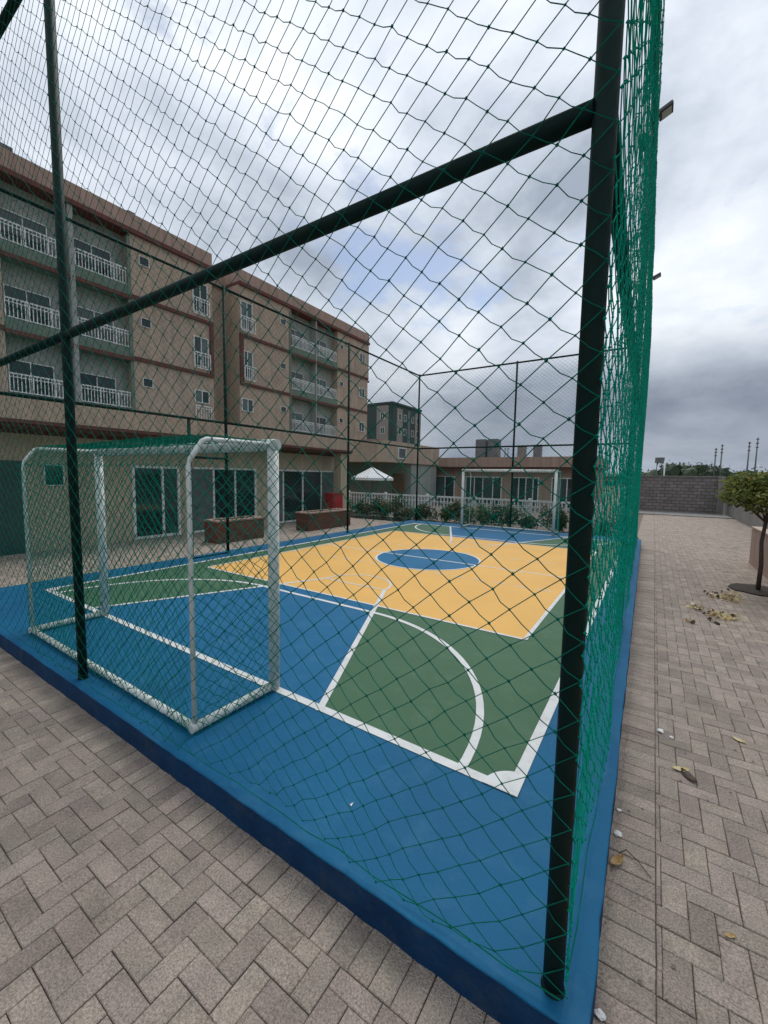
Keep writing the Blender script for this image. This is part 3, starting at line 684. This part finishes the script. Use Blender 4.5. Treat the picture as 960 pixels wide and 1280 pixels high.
# ------------------------------------------------------------------ pool house
ph = thing('pool_house', 'low pinkish pool house with a flat roof and white framed windows', 'building')
PY = 27.0
box('wall', MT['pinkish'], ph, -17.3, -2.9, PY, PY + 5, GZ - .25, 2.40)
box('roof_fascia', MT['pinkish'], ph, -17.5, -2.7, PY - .75, PY + 5.2, 2.44, 3.06)
box('fascia_trim', MT['redtrim'], ph, -17.45, -2.75, PY - .70, PY + 5.1, 2.34, 2.438)
for (a, b, mu) in ((-16.9, -14.5, (-15.7,)), (-13.9, -11.75, (-13.3, -12.5)), (-10.95, -8.4, (-10.3, -9.7, -9.0)), (-7.8, -6.05, (-7.3, -6.85, -6.4)), (-5.3, -3.2, (-4.9, -4.4, -3.8))):
    wall_window(ph, 'Y', PY, a, b, GZ - .02, 1.80, mull=mu, fr=.06)
for (a, b, z_) in ((-11.1, -10.34, 4.45), (-10.2, -9.46, 4.45)):
    t = thing('water_tank', 'square grey water tank on the pool house roof', 'tank', 'paired roof tanks')
    box('tank_body', MT['roofgrey'], t, a, b, PY + 2, PY + 2.8, 3.07, z_, bevel=.02); box('tank_lid', MT['metal'], t, a + .03, b - .03, PY + 2.03, PY + 2.77, z_ + .001, z_ + .05)
for (a, b, z_, lab) in ((-8.05, -7.55, 3.9, 'small pale vent box on the pool house roof beside thin pipes'), (-6.98, -6.5, 3.95, 'small dark vent box on the pool house roof')):
    t = thing('roof_vent', lab, 'vent'); box('vent_body', MT['concrete'] if a < -7.5 else MT['roofgrey'], t, a, b, PY + 2, PY + 2.5, 3.07, z_); box('cowl', MT['metal'], t, a - .04, b + .04, PY + 1.96, PY + 2.54, z_ + .002, z_ + .06)
for xq in (-9.25, -8.9, -8.7):
    t = thing('roof_pipe', 'thin upright pipe beside the tanks on the pool house roof', 'pipe', 'pipes on the pool house roof')
    autosmooth(MB().tube([(xq, PY + 2, 3.06), (xq, PY + 2, 3.75)], .035, 8).build('pipe', MT['concrete'], t)); MB().tube([(xq, PY + 2, 3.751), (xq, PY + 2, 3.80)], .06, 8).build('cap', MT['metal'], t)

# far apartment block
fb = thing('far_apartment_building', 'dark green and grey apartment block far behind the pool house', 'building')
FB = 66.0
box('wall', MT['darkblock'], fb, -58, -41.9, FB, FB + 11.3, -.4, 15.2)
box('wall', MT['palepink'], fb, -45.3, -42.6, FB - .12, FB, -.4, 15.0)
fbx = -41.9
box('side_wall', MT['darkblock'], fb, fbx, fbx + .1, FB + .1, FB + 11.2, -.4, 15.1)
for (a, b, m_) in ((1.5, 3.6, 'palepink'), (5.6, 6.6, 'roofgrey'), (8.6, 10.6, 'palepink')): box('side_panel', MT[m_], fb, fbx + .1, fbx + .22, FB + a, FB + b, -.4, 14.6)
for k in range(5):
    wall_window(fb, 'Y', FB - .12, -44.4, -43.4, 1.4 + k * 2.75, 2.7 + k * 2.75, mull=[-43.9], fr=.08)
    for a in (2.0, 4.2, 7.2, 9.0): wall_window(fb, 'X', fbx + .22 if a in (2.0, 9.0) else fbx + .1, FB + a, FB + a + 1.0, 1.4 + k * 2.75, 2.7 + k * 2.75, fr=.08)
box('parapet', MT['darkblock'], fb, -58.1, fbx + .25, FB - .15, FB + 11.4, 15.2, 15.6)

# ------------------------------------------------------------------ pool fence, umbrella, planters, cabinet
pf = thing('picket_fence', 'white picket railing beyond the far end of the court', 'fence')
FYp = 15.85
box('top_rail', MT['white'], pf, -12.6, -1.3, FYp - .03, FYp + .03, .86, .93); box('bottom_rail', MT['white'], pf, -12.6, -1.3, FYp - .02, FYp + .02, -.02, .03)
box('middle_rail', MT['white'], pf, -12.6, -1.3, FYp - .015, FYp + .015, .68, .71)
pm = MB().box(-.022, .022, -.014, .014, .031, .859).mesh('picket', MT['white']); pp = MB().box(-.05, .05, -.05, .05, GZ - .05, .99).mesh('fence_post', MT['white'])
xq, k = -12.55, 0
while xq < -1.35:
    if k % 14 == 0: o = link('fence_post', pp, pf); o.location = (xq, FYp + .085, 0)
    o = link('picket', pm, pf); o.location = (xq + .07, FYp + rnd.gauss(0, .002), 0); xq += .155; k += 1
um = thing('garden_umbrella', 'white pointed canvas umbrella behind the picket railing', 'umbrella')
m = MB(); ux, uy = -12.6, 18.0
ring = lambda r, z, n=8: [(ux + r * math.cos(2 * math.pi * (i + .5) / n), uy + r * math.sin(2 * math.pi * (i + .5) / n), z) for i in range(n)]
rr_ = [ring(.05, 2.18), ring(.55, 1.92), ring(1.14, 1.63), ring(1.15, 1.50)]
for a, b in zip(rr_[:-1], rr_[1:]):
    for i in range(8): m.poly([a[i], b[i], b[(i + 1) % 8], a[(i + 1) % 8]])
cv = m.build('canopy', MT['canvas'], um); cv.modifiers.new('solid', 'SOLIDIFY').thickness = .012
autosmooth(MB().tube([(ux, uy, GZ), (ux, uy, 2.28)], .025, 10).build('pole', MT['bambrown'], um))
for i in range(8): MB().tube([(ux, uy, 2.10), rr_[2][i]], .012, 6).build('rib', MT['bambrown'], um)
MB().tube([(ux, uy, GZ), (ux, uy, GZ + .08)], .28, 18).build('base', MT['concrete'], um)

def leaves(name, m, parent, blobs, n, size, seed, wr_=.42):
    rg = np.random.default_rng(seed); Bl = np.array(blobs, float)
    wts = Bl[:, 3] * Bl[:, 4] * Bl[:, 5]; c = Bl[rg.choice(len(Bl), size=n, p=wts / wts.sum())]
    nz = lambda q: q / (np.linalg.norm(q, axis=1)[:, None] + 1e-9)
    d = nz(rg.normal(size=(n, 3))); rr = np.sqrt(rg.uniform(.35, 1.0, n)) * (1 + rg.normal(0, .10, n))
    p = c[:, :3] + d * c[:, 3:6] * rr[:, None]
    t = rg.normal(size=(n, 3)); t[:, 2] *= .6; t = nz(t); sd_ = nz(np.cross(t, d * .6 + rg.normal(size=(n, 3)) * .6))
    L_ = (size * rg.uniform(.6, 1.35, n))[:, None]; W_ = L_ * wr_; drop = np.zeros((n, 3)); drop[:, 2] = L_[:, 0] * .15
    V = np.stack([p, p + t * L_ * .5 + sd_ * W_ * .5, p + t * L_ - drop, p + t * L_ * .5 - sd_ * W_ * .5], 1).reshape(-1, 3)
    me = bpy.data.meshes.new(name); me.from_pydata(V.tolist(), [], np.arange(n * 4).reshape(-1, 4).tolist()); me.materials.append(m); return link(name, me, parent)
def planter(y0, y1, x0, x1, label, seed):
    t = thing('brick_planter', label, 'planter'); wt = .12; zt = .42
    m = MB(); m.box(x0, x0 + wt, y0, y1, GZ - .02, zt); m.box(x1 - wt, x1, y0, y1, GZ - .02, zt); m.box(x0 + wt, x1 - wt, y0, y0 + wt, GZ - .02, zt); m.box(x0 + wt, x1 - wt, y1 - wt, y1, GZ - .02, zt)
    m.build('brick_wall', MT['redbrick'], t)
    m = MB(); e = .02; m.box(x0 - e, x0 + wt + e, y0 - e, y1 + e, zt + .001, zt + .045); m.box(x1 - wt - e, x1 + e, y0 - e, y1 + e, zt + .001, zt + .045); m.box(x0 + wt + e, x1 - wt - e, y0 - e, y0 + wt + e, zt + .001, zt + .043); m.box(x0 + wt + e, x1 - wt - e, y1 - wt - e, y1 + e, zt + .001, zt + .043)
    m.build('coping', MT['pinkish'], t)
    box('soil', MT['soil'], t, x0 + wt, x1 - wt, y0 + wt, y1 - wt, GZ, zt - .03)
    leaves('planting', MT['leafdark'], t, [((x0 + x1) / 2, y0 + (y1 - y0) * (i + .5) / 4, zt + .02, .18, .3, .07) for i in range(4)], 140, .07, seed)
planter(6.66, 8.22, -10.3, -9.7, 'red brick planter box beside the open gate', 1)
planter(10.04, 12.30, -10.2, -9.6, 'red brick planter box in front of the red cabinet', 2)
rc = thing('cabinet', 'red cabinet against the wing behind a brick planter', 'cabinet')
box('body', MT['red'], rc, -11.40, -10.95, 12.85, 13.50, GZ, .95, bevel=.02); box('door', MT['red'], rc, -10.948, -10.93, 12.90, 13.45, GZ + .1, .88, bevel=.006); box('handle', MT['metal'], rc, -10.928, -10.90, 12.95, 12.98, .4, .6); box('top', MT['red'], rc, -11.42, -10.92, 12.82, 13.53, .952, .99)

# flower bed shrubs beyond the far kerb
bed = tag(MB().box(-12.0, -0.3, 14.62, 15.6, GZ - .05, GZ + .05).build('flower_bed', MT['soil']), kind='structure')
for i in range(20):
    xq = -11.6 + i * .57 + rnd.gauss(0, .08); yq = 15.05 + rnd.gauss(0, .12); hgt = rnd.uniform(.40, .68)
    fl = i % 2 == 1
    s = thing('shrub', 'low flowering shrub in the bed before the picket railing' if fl else 'low green shrub in the bed before the picket railing', 'shrub', 'flowering bed shrubs' if fl else 'green bed shrubs')
    blobs = [(xq + rnd.gauss(0, .14), yq + rnd.gauss(0, .1), GZ + .05 + hgt * rnd.uniform(.5, 1.0), rnd.uniform(.18, .3), .22, hgt * .6) for _ in range(3)]
    leaves('foliage', MT[rnd.choice(['leafdark', 'leafy', 'leafdark'])], s, blobs, 620, .11, 40 + i)
    if fl: leaves('blossom', MT['flower'], s, [(b[0], b[1], b[2] + .06, b[3], b[4], b[5]) for b in blobs], 90, .075, 80 + i)
    MB().tube([(xq, yq, GZ + .04), (xq, yq, GZ + .05 + hgt * .8)], .012, 6).build('stem', MT['bark'], s)

# ------------------------------------------------------------------ walkway side: walls, planter, tree
bw = thing('boundary_wall', 'dark concrete block wall closing off the brick walkway', 'wall')
box('block_face', MT['blockwall'], bw, -1.15, 3.35, 30.0, 30.22, GZ - .35, 1.98); box('coping', MT['concrete'], bw, -1.18, 3.38, 29.97, 30.25, 1.981, 2.04)
box('pier', MT['concrete'], bw, 3.06, 3.36, 29.80, 29.965, GZ - .3, 2.0)
tag(MB().box(-1.2, 3.5, 27.2, 30.0, GZ - .3, GZ + .05).build('concrete_apron', MT['concrete'], bevel=.02), kind='structure')
rw = thing('retaining_wall', 'long low grey rendered wall beside the walkway with bushes above', 'wall')
box('wall_body', MT['concrete'], rw, 3.55, 3.78, 12.9, 38, GZ - .3, .88); box('coping', MT['concrete'], rw, 3.53, 3.80, 12.88, 38, .881, .93)
tag(MB().box(3.78, 40, 12.9, 60, GZ - .3, .78).build('raised_ground', MT['terrain']), kind='structure')
pb = thing('planter_box', 'peach rendered planter box beside the walkway tree', 'planter')
box('wall_face', MT['pinkish'], pb, 2.0, 2.16, 6.5, 12.75, GZ - .02, .68); box('end_wall', MT['pinkish'], pb, 2.161, 4.4, 12.59, 12.75, GZ - .02, .678); box('coping', MT['peach'], pb, 1.985, 2.175, 6.5, 12.765, .681, .715)
box('soil', MT['soil'], pb, 2.16, 4.4, 6.5, 12.59, GZ, .6)
for i in range(15):
    yq = 14.5 + i * 1.5 + rnd.gauss(0, .2)
    s = thing('hedge_bush', 'yellow green bush growing above the grey retaining wall', 'bush', 'bushes above the retaining wall')
    blobs = [(3.98 + rnd.gauss(0, .16), yq + rnd.gauss(0, .5), 1.15 + rnd.uniform(-.12, .35), .42, .6, .36) for _ in range(5)]
    leaves('foliage', MT['leafyellow'] if i % 3 else MT['leafy'], s, blobs, 1500, .12, 120 + i); MB().tube([(4.2, yq, .75), (4.2, yq, 1.2)], .03, 7).build('stem', MT['bark'], s)
tr = thing('young_tree', 'young tree with thin trunk and yellow green crown in a soil ring by the walkway', 'tree')
tx, ty = 1.66, 9.6
trunk = MB().tube([(tx, ty, GZ - .02), (tx + .01, ty, .3), (tx - .01, ty + .02, .7), (tx + .02, ty, 1.12)], .036, 10, r2=.026)
for (dx, dy, dz) in ((-.42, -.1, .42), (.40, .1, .5), (-.12, .4, .58), (.12, -.4, .5), (-.3, .25, .3), (.02, 0, .8)):
    trunk.tube([(tx + .02, ty, 1.05), (tx + dx * .5, ty + dy * .5, 1.05 + dz * .62), (tx + dx, ty + dy, 1.05 + dz)], .017, 7, r2=.006)
trunk.build('trunk', MT['bark'], tr, smooth=True)
cb2 = [(tx + dx, ty + dy, z_, r_, r_, r_ * .62) for dx, dy, z_, r_ in ((-.36, -.1, 1.52, .30), (.45, .1, 1.5, .36), (-.1, .42, 1.6, .34), (.12, -.4, 1.5, .34), (0, 0, 1.75, .34), (.7, -.15, 1.38, .26), (.25, .1, 1.25, .25), (-.3, .05, 1.74, .3), (.5, .2, 1.75, .3), (-.12, -.2, 1.36, .22), (.35, -.3, 1.3, .28))]
leaves('crown', MT['leafyellow'], tr, cb2, 4200, .085, 200); leaves('crown', MT['leafy'], tr, cb2, 2600, .085, 201)
sr = random.Random(8)
MB().prism([(tx + (.42 + sr.uniform(-.04, .04)) * math.cos(t), ty + (.42 + sr.uniform(-.04, .04)) * math.sin(t)) for t in [2 * math.pi * i / 26 for i in range(26)]], GZ - .03, GZ + .02).build('soil_ring', MT['soil'], tr)

# ------------------------------------------------------------------ litter
def leaf_obj(name, x, y, s, ang, m, label, cat, group=None, curl=.25):
    mb = MB(); L_, W_ = s, s * .42; n = 8; c, sn = math.cos(ang), math.sin(ang)
    spine = [(i / n - .5) for i in range(n + 1)]
    def P(u, v, z): return (x + (u * c - v * sn), y + (u * sn + v * c), z)
    for i in range(n):
        for sd in (-1, 1):
            q = []
            for k in (i, i + 1):
                u = spine[k] * L_; wv = W_ * .5 * math.sin(math.pi * min(max(k / n, .03), .99)) ** .7; zc = GZ + .004 + curl * s * (spine[k] ** 2)
                q.append((P(u, 0, zc), P(u, sd * wv, zc + curl * s * .22)))
            pl = [q[0][0], q[0][1], q[1][1], q[1][0]]; mb.poly(pl if sd > 0 else pl[::-1])
    o = mb.build(name, m, None); o.modifiers.new('thick', 'SOLIDIFY').thickness = .0012
    return tag(o, label, cat, group)
leaf_obj('fallen_leaf', .31, 3.19, .13, 2.2, MT['darkleaf'], 'dark withered leaf lying alone on the walkway pavers', 'leaf')
leaf_obj('fallen_leaf', .27, 3.24, .11, .4, MT['paleleaf'], 'pale leaf touching the dark withered leaf', 'leaf')
leaf_obj('fallen_leaf', -.035, 2.24, .10, 1.1, MT['dryleaf'], 'curled orange leaf against the blue kerb', 'leaf', curl=.5)
leaf_obj('fallen_leaf', .39, 2.13, .05, .6, MT['dryleaf'], 'tiny orange leaf in a paver joint', 'leaf')
leaf_obj('fallen_leaf', .65, 3.87, .09, -.5, MT['paleleaf'], 'pale yellow leaf on the open walkway pavers', 'leaf')
tw = MB().tube([(-.03, 2.30, GZ + .008), (.0, 2.33, GZ + .02), (.05, 2.30, GZ + .014), (.11, 2.24, GZ + .006)], .0035, 6, r2=.002).build('twig', MT['bark']); tag(tw, 'thin curved twig beside the orange leaf at the kerb', 'twig')
def scrap(x, y, s, label, seed):
    bm = bmesh.new(); bmesh.ops.create_icosphere(bm, subdivisions=2, radius=s); rg = random.Random(seed)
    for v in bm.verts: v.co *= rg.uniform(.55, 1.15); v.co.z = v.co.z * .45 + s * .42
    me = bpy.data.meshes.new('paper_scrap'); bm.to_mesh(me); bm.free(); me.materials.append(MT['paper']); o = link('paper_scrap', me); o.location = (x, y, GZ); tag(o, label, 'litter')
scrap(-.045, 2.43, .022, 'crumpled white scrap against the blue kerb', 1); scrap(.16, 3.66, .026, 'crumpled white scrap out on the walkway', 2)
scrap(-.04, 1.53, .018, 'small white scrap near the corner of the kerb', 3); scrap(-.05, 2.62, .014, 'tiny white scrap lodged at the kerb foot', 4); scrap(.23, 3.62, .016, 'small flattened white scrap beside the larger scrap', 5)
def pile(x, y, rx, ry, n, seed, label):
    t = thing('leaf_pile', label, 'leaves'); rg = random.Random(seed)
    for m_, k, nm in (('paleleaf', n, 'pale_leaves'), ('dryleaf', n // 3, 'brown_leaves'), ('darkleaf', n // 2, 'dark_leaves')):
        tag(leaves(nm, MT[m_], t, [(x + rg.gauss(0, rx * .5), y + rg.gauss(0, ry * .5), GZ + .03, rx * .55, ry * .55, .03) for _ in range(3)], k, .055, seed + k, wr_=.8), kind='stuff')
pile(1.12, 8.60, .24, .30, 70, 1, 'larger scatter of pale fallen leaves near the tree'); pile(.86, 7.42, .16, .22, 60, 2, 'compact heap of pale leaves on the walkway'); pile(.64, 7.6, .08, .10, 16, 3, 'little clutch of leaves left of the compact heap'); pile(.53, 6.85, .06, .08, 10, 4, 'few dark leaves on the walkway away from the heaps')
lit = MB()
for i in range(260):
    a, b = rnd.uniform(-.04, 2.4), rnd.uniform(1.5, 12); s = rnd.uniform(.004, .012); t = rnd.uniform(0, 3.1)
    lit.poly([(a + s * math.cos(t + q), b + s * math.sin(t + q), GZ + .004 + .002 * (i % 3)) for q in (0, 1.7, 3.1, 4.6)])
for i in range(900):
    if i % 2: a, b = -0.058 - abs(rnd.gauss(0, .012)) * -1, rnd.uniform(1.3, 9)
    else: a, b = rnd.uniform(-5, -.06), 1.305 - abs(rnd.gauss(0, .014))
    s = rnd.uniform(.0015, .0045); t = rnd.uniform(0, 3.1)
    lit.poly([(a + s * math.cos(t + q), b + s * math.sin(t + q), GZ + .003 + .002 * (i % 3)) for q in (0, 1.7, 3.1, 4.6)])
tag(lit.build('grit', MT['joint']), 'scattered tiny bits of leaf litter over the walkway', 'litter', kind='stuff')
MB  # small chip on the court floor
tag(MB().poly([(-1.25, 1.62, .0045), (-1.235, 1.615, .0045), (-1.24, 1.64, .009)]).build('paper_chip', MT['paper']), 'tiny white paper chip on the blue court floor', 'litter')

# ------------------------------------------------------------------ far distance
fw = MB(); rf = random.Random(12)
me_b = []
for i in range(240):
    me_b.append((rf.uniform(-220, 260), rf.uniform(150, 240), rf.uniform(0, 3.5), rf.uniform(3, 9), rf.uniform(3, 7), rf.uniform(2.0, 5.0)))
for i in range(10): me_b.append((3 + i * 1.4, 152 + rf.uniform(-2, 2), 2.5, 3, 3, rf.uniform(4, 5.5)))
o = leaves('distant_wood', MT['leafdark'], None, me_b, 60000, 1.0, 300)
bm = bmesh.new(); bmesh.ops.create_icosphere(bm, subdivisions=2, radius=1.0); tv = np.array([v.co[:] for v in bm.verts]); tf = np.array([[v.index for v in f.verts] for f in bm.faces]); bm.free()
rg_ = np.random.default_rng(3); lv = np.array([v.co[:] for v in o.data.vertices]); V_ = [lv]; F_ = [list(p.vertices) for p in o.data.polygons]
for i, q in enumerate(me_b):
    V_.append(np.array(q[:3]) + tv * np.array(q[3:6]) * rg_.uniform(.62, .98, (len(tv), 1))); F_ += (tf + len(lv) + i * len(tv)).tolist()
o.data.clear_geometry(); o.data.from_pydata(np.concatenate(V_).tolist(), [], F_)
tag(o, 'dark line of distant woodland along the horizon', 'wood', kind='stuff')
for (xq, hq, lab) in ((14.0, 11.0, 'shorter slim grey mast of the skyline pair above the block wall'), (15.3, 12.0, 'taller slim grey mast of the skyline pair above the block wall'), (21.0, 12.6, 'slim grey mast above the walkway tree, plain top'), (22.6, 13.6, 'slim grey mast above the walkway tree, with a box top')):
    t = thing('mast', lab, 'mast', 'masts on the skyline')
    autosmooth(MB().tube([(xq, 148, -.4), (xq, 148, hq)], .22, 8, r2=.13).build('shaft', MT['roofgrey'], t))
    for q in range(3): MB().box(xq - .28, xq + .28, 147.7, 148.3, hq * (.80 + .08 * q), hq * (.80 + .08 * q) + .25).build('collar', MT['roofgrey'], t)
for (xq, yq, hq, lab) in ((1.6, 100, 5.6, 'thin white pole standing before the distant woodland'), (16.5, 105, 5.0, 'thin white pole near the slender skyline trees')):
    t = thing('utility_pole', lab, 'pole'); autosmooth(MB().tube([(xq, yq, -.46), (xq, yq, hq)], .14, 8).build('pole', MT['white'], t)); MB().box(xq - .6, xq + .6, yq - .06, yq + .06, hq - .5, hq - .36).build('crossarm', MT['concrete'], t)
wt = thing('water_tower', 'small dark water tower on the skyline beyond the block wall', 'tower')
for dx, dy in ((-1, -1), (1, -1), (1, 1), (-1, 1)): MB().box(1.0 + dx * .6 - .1, 1.0 + dx * .6 + .1, 140 + dy * .6 - .1, 140 + dy * .6 + .1, -.5, 6.6).build('leg', MT['roofgrey'], wt)
MB().tube([(1.0, 140, 6.6), (1.0, 140, 8.1)], 1.15, 14).build('tank', MT['roofgrey'], wt)
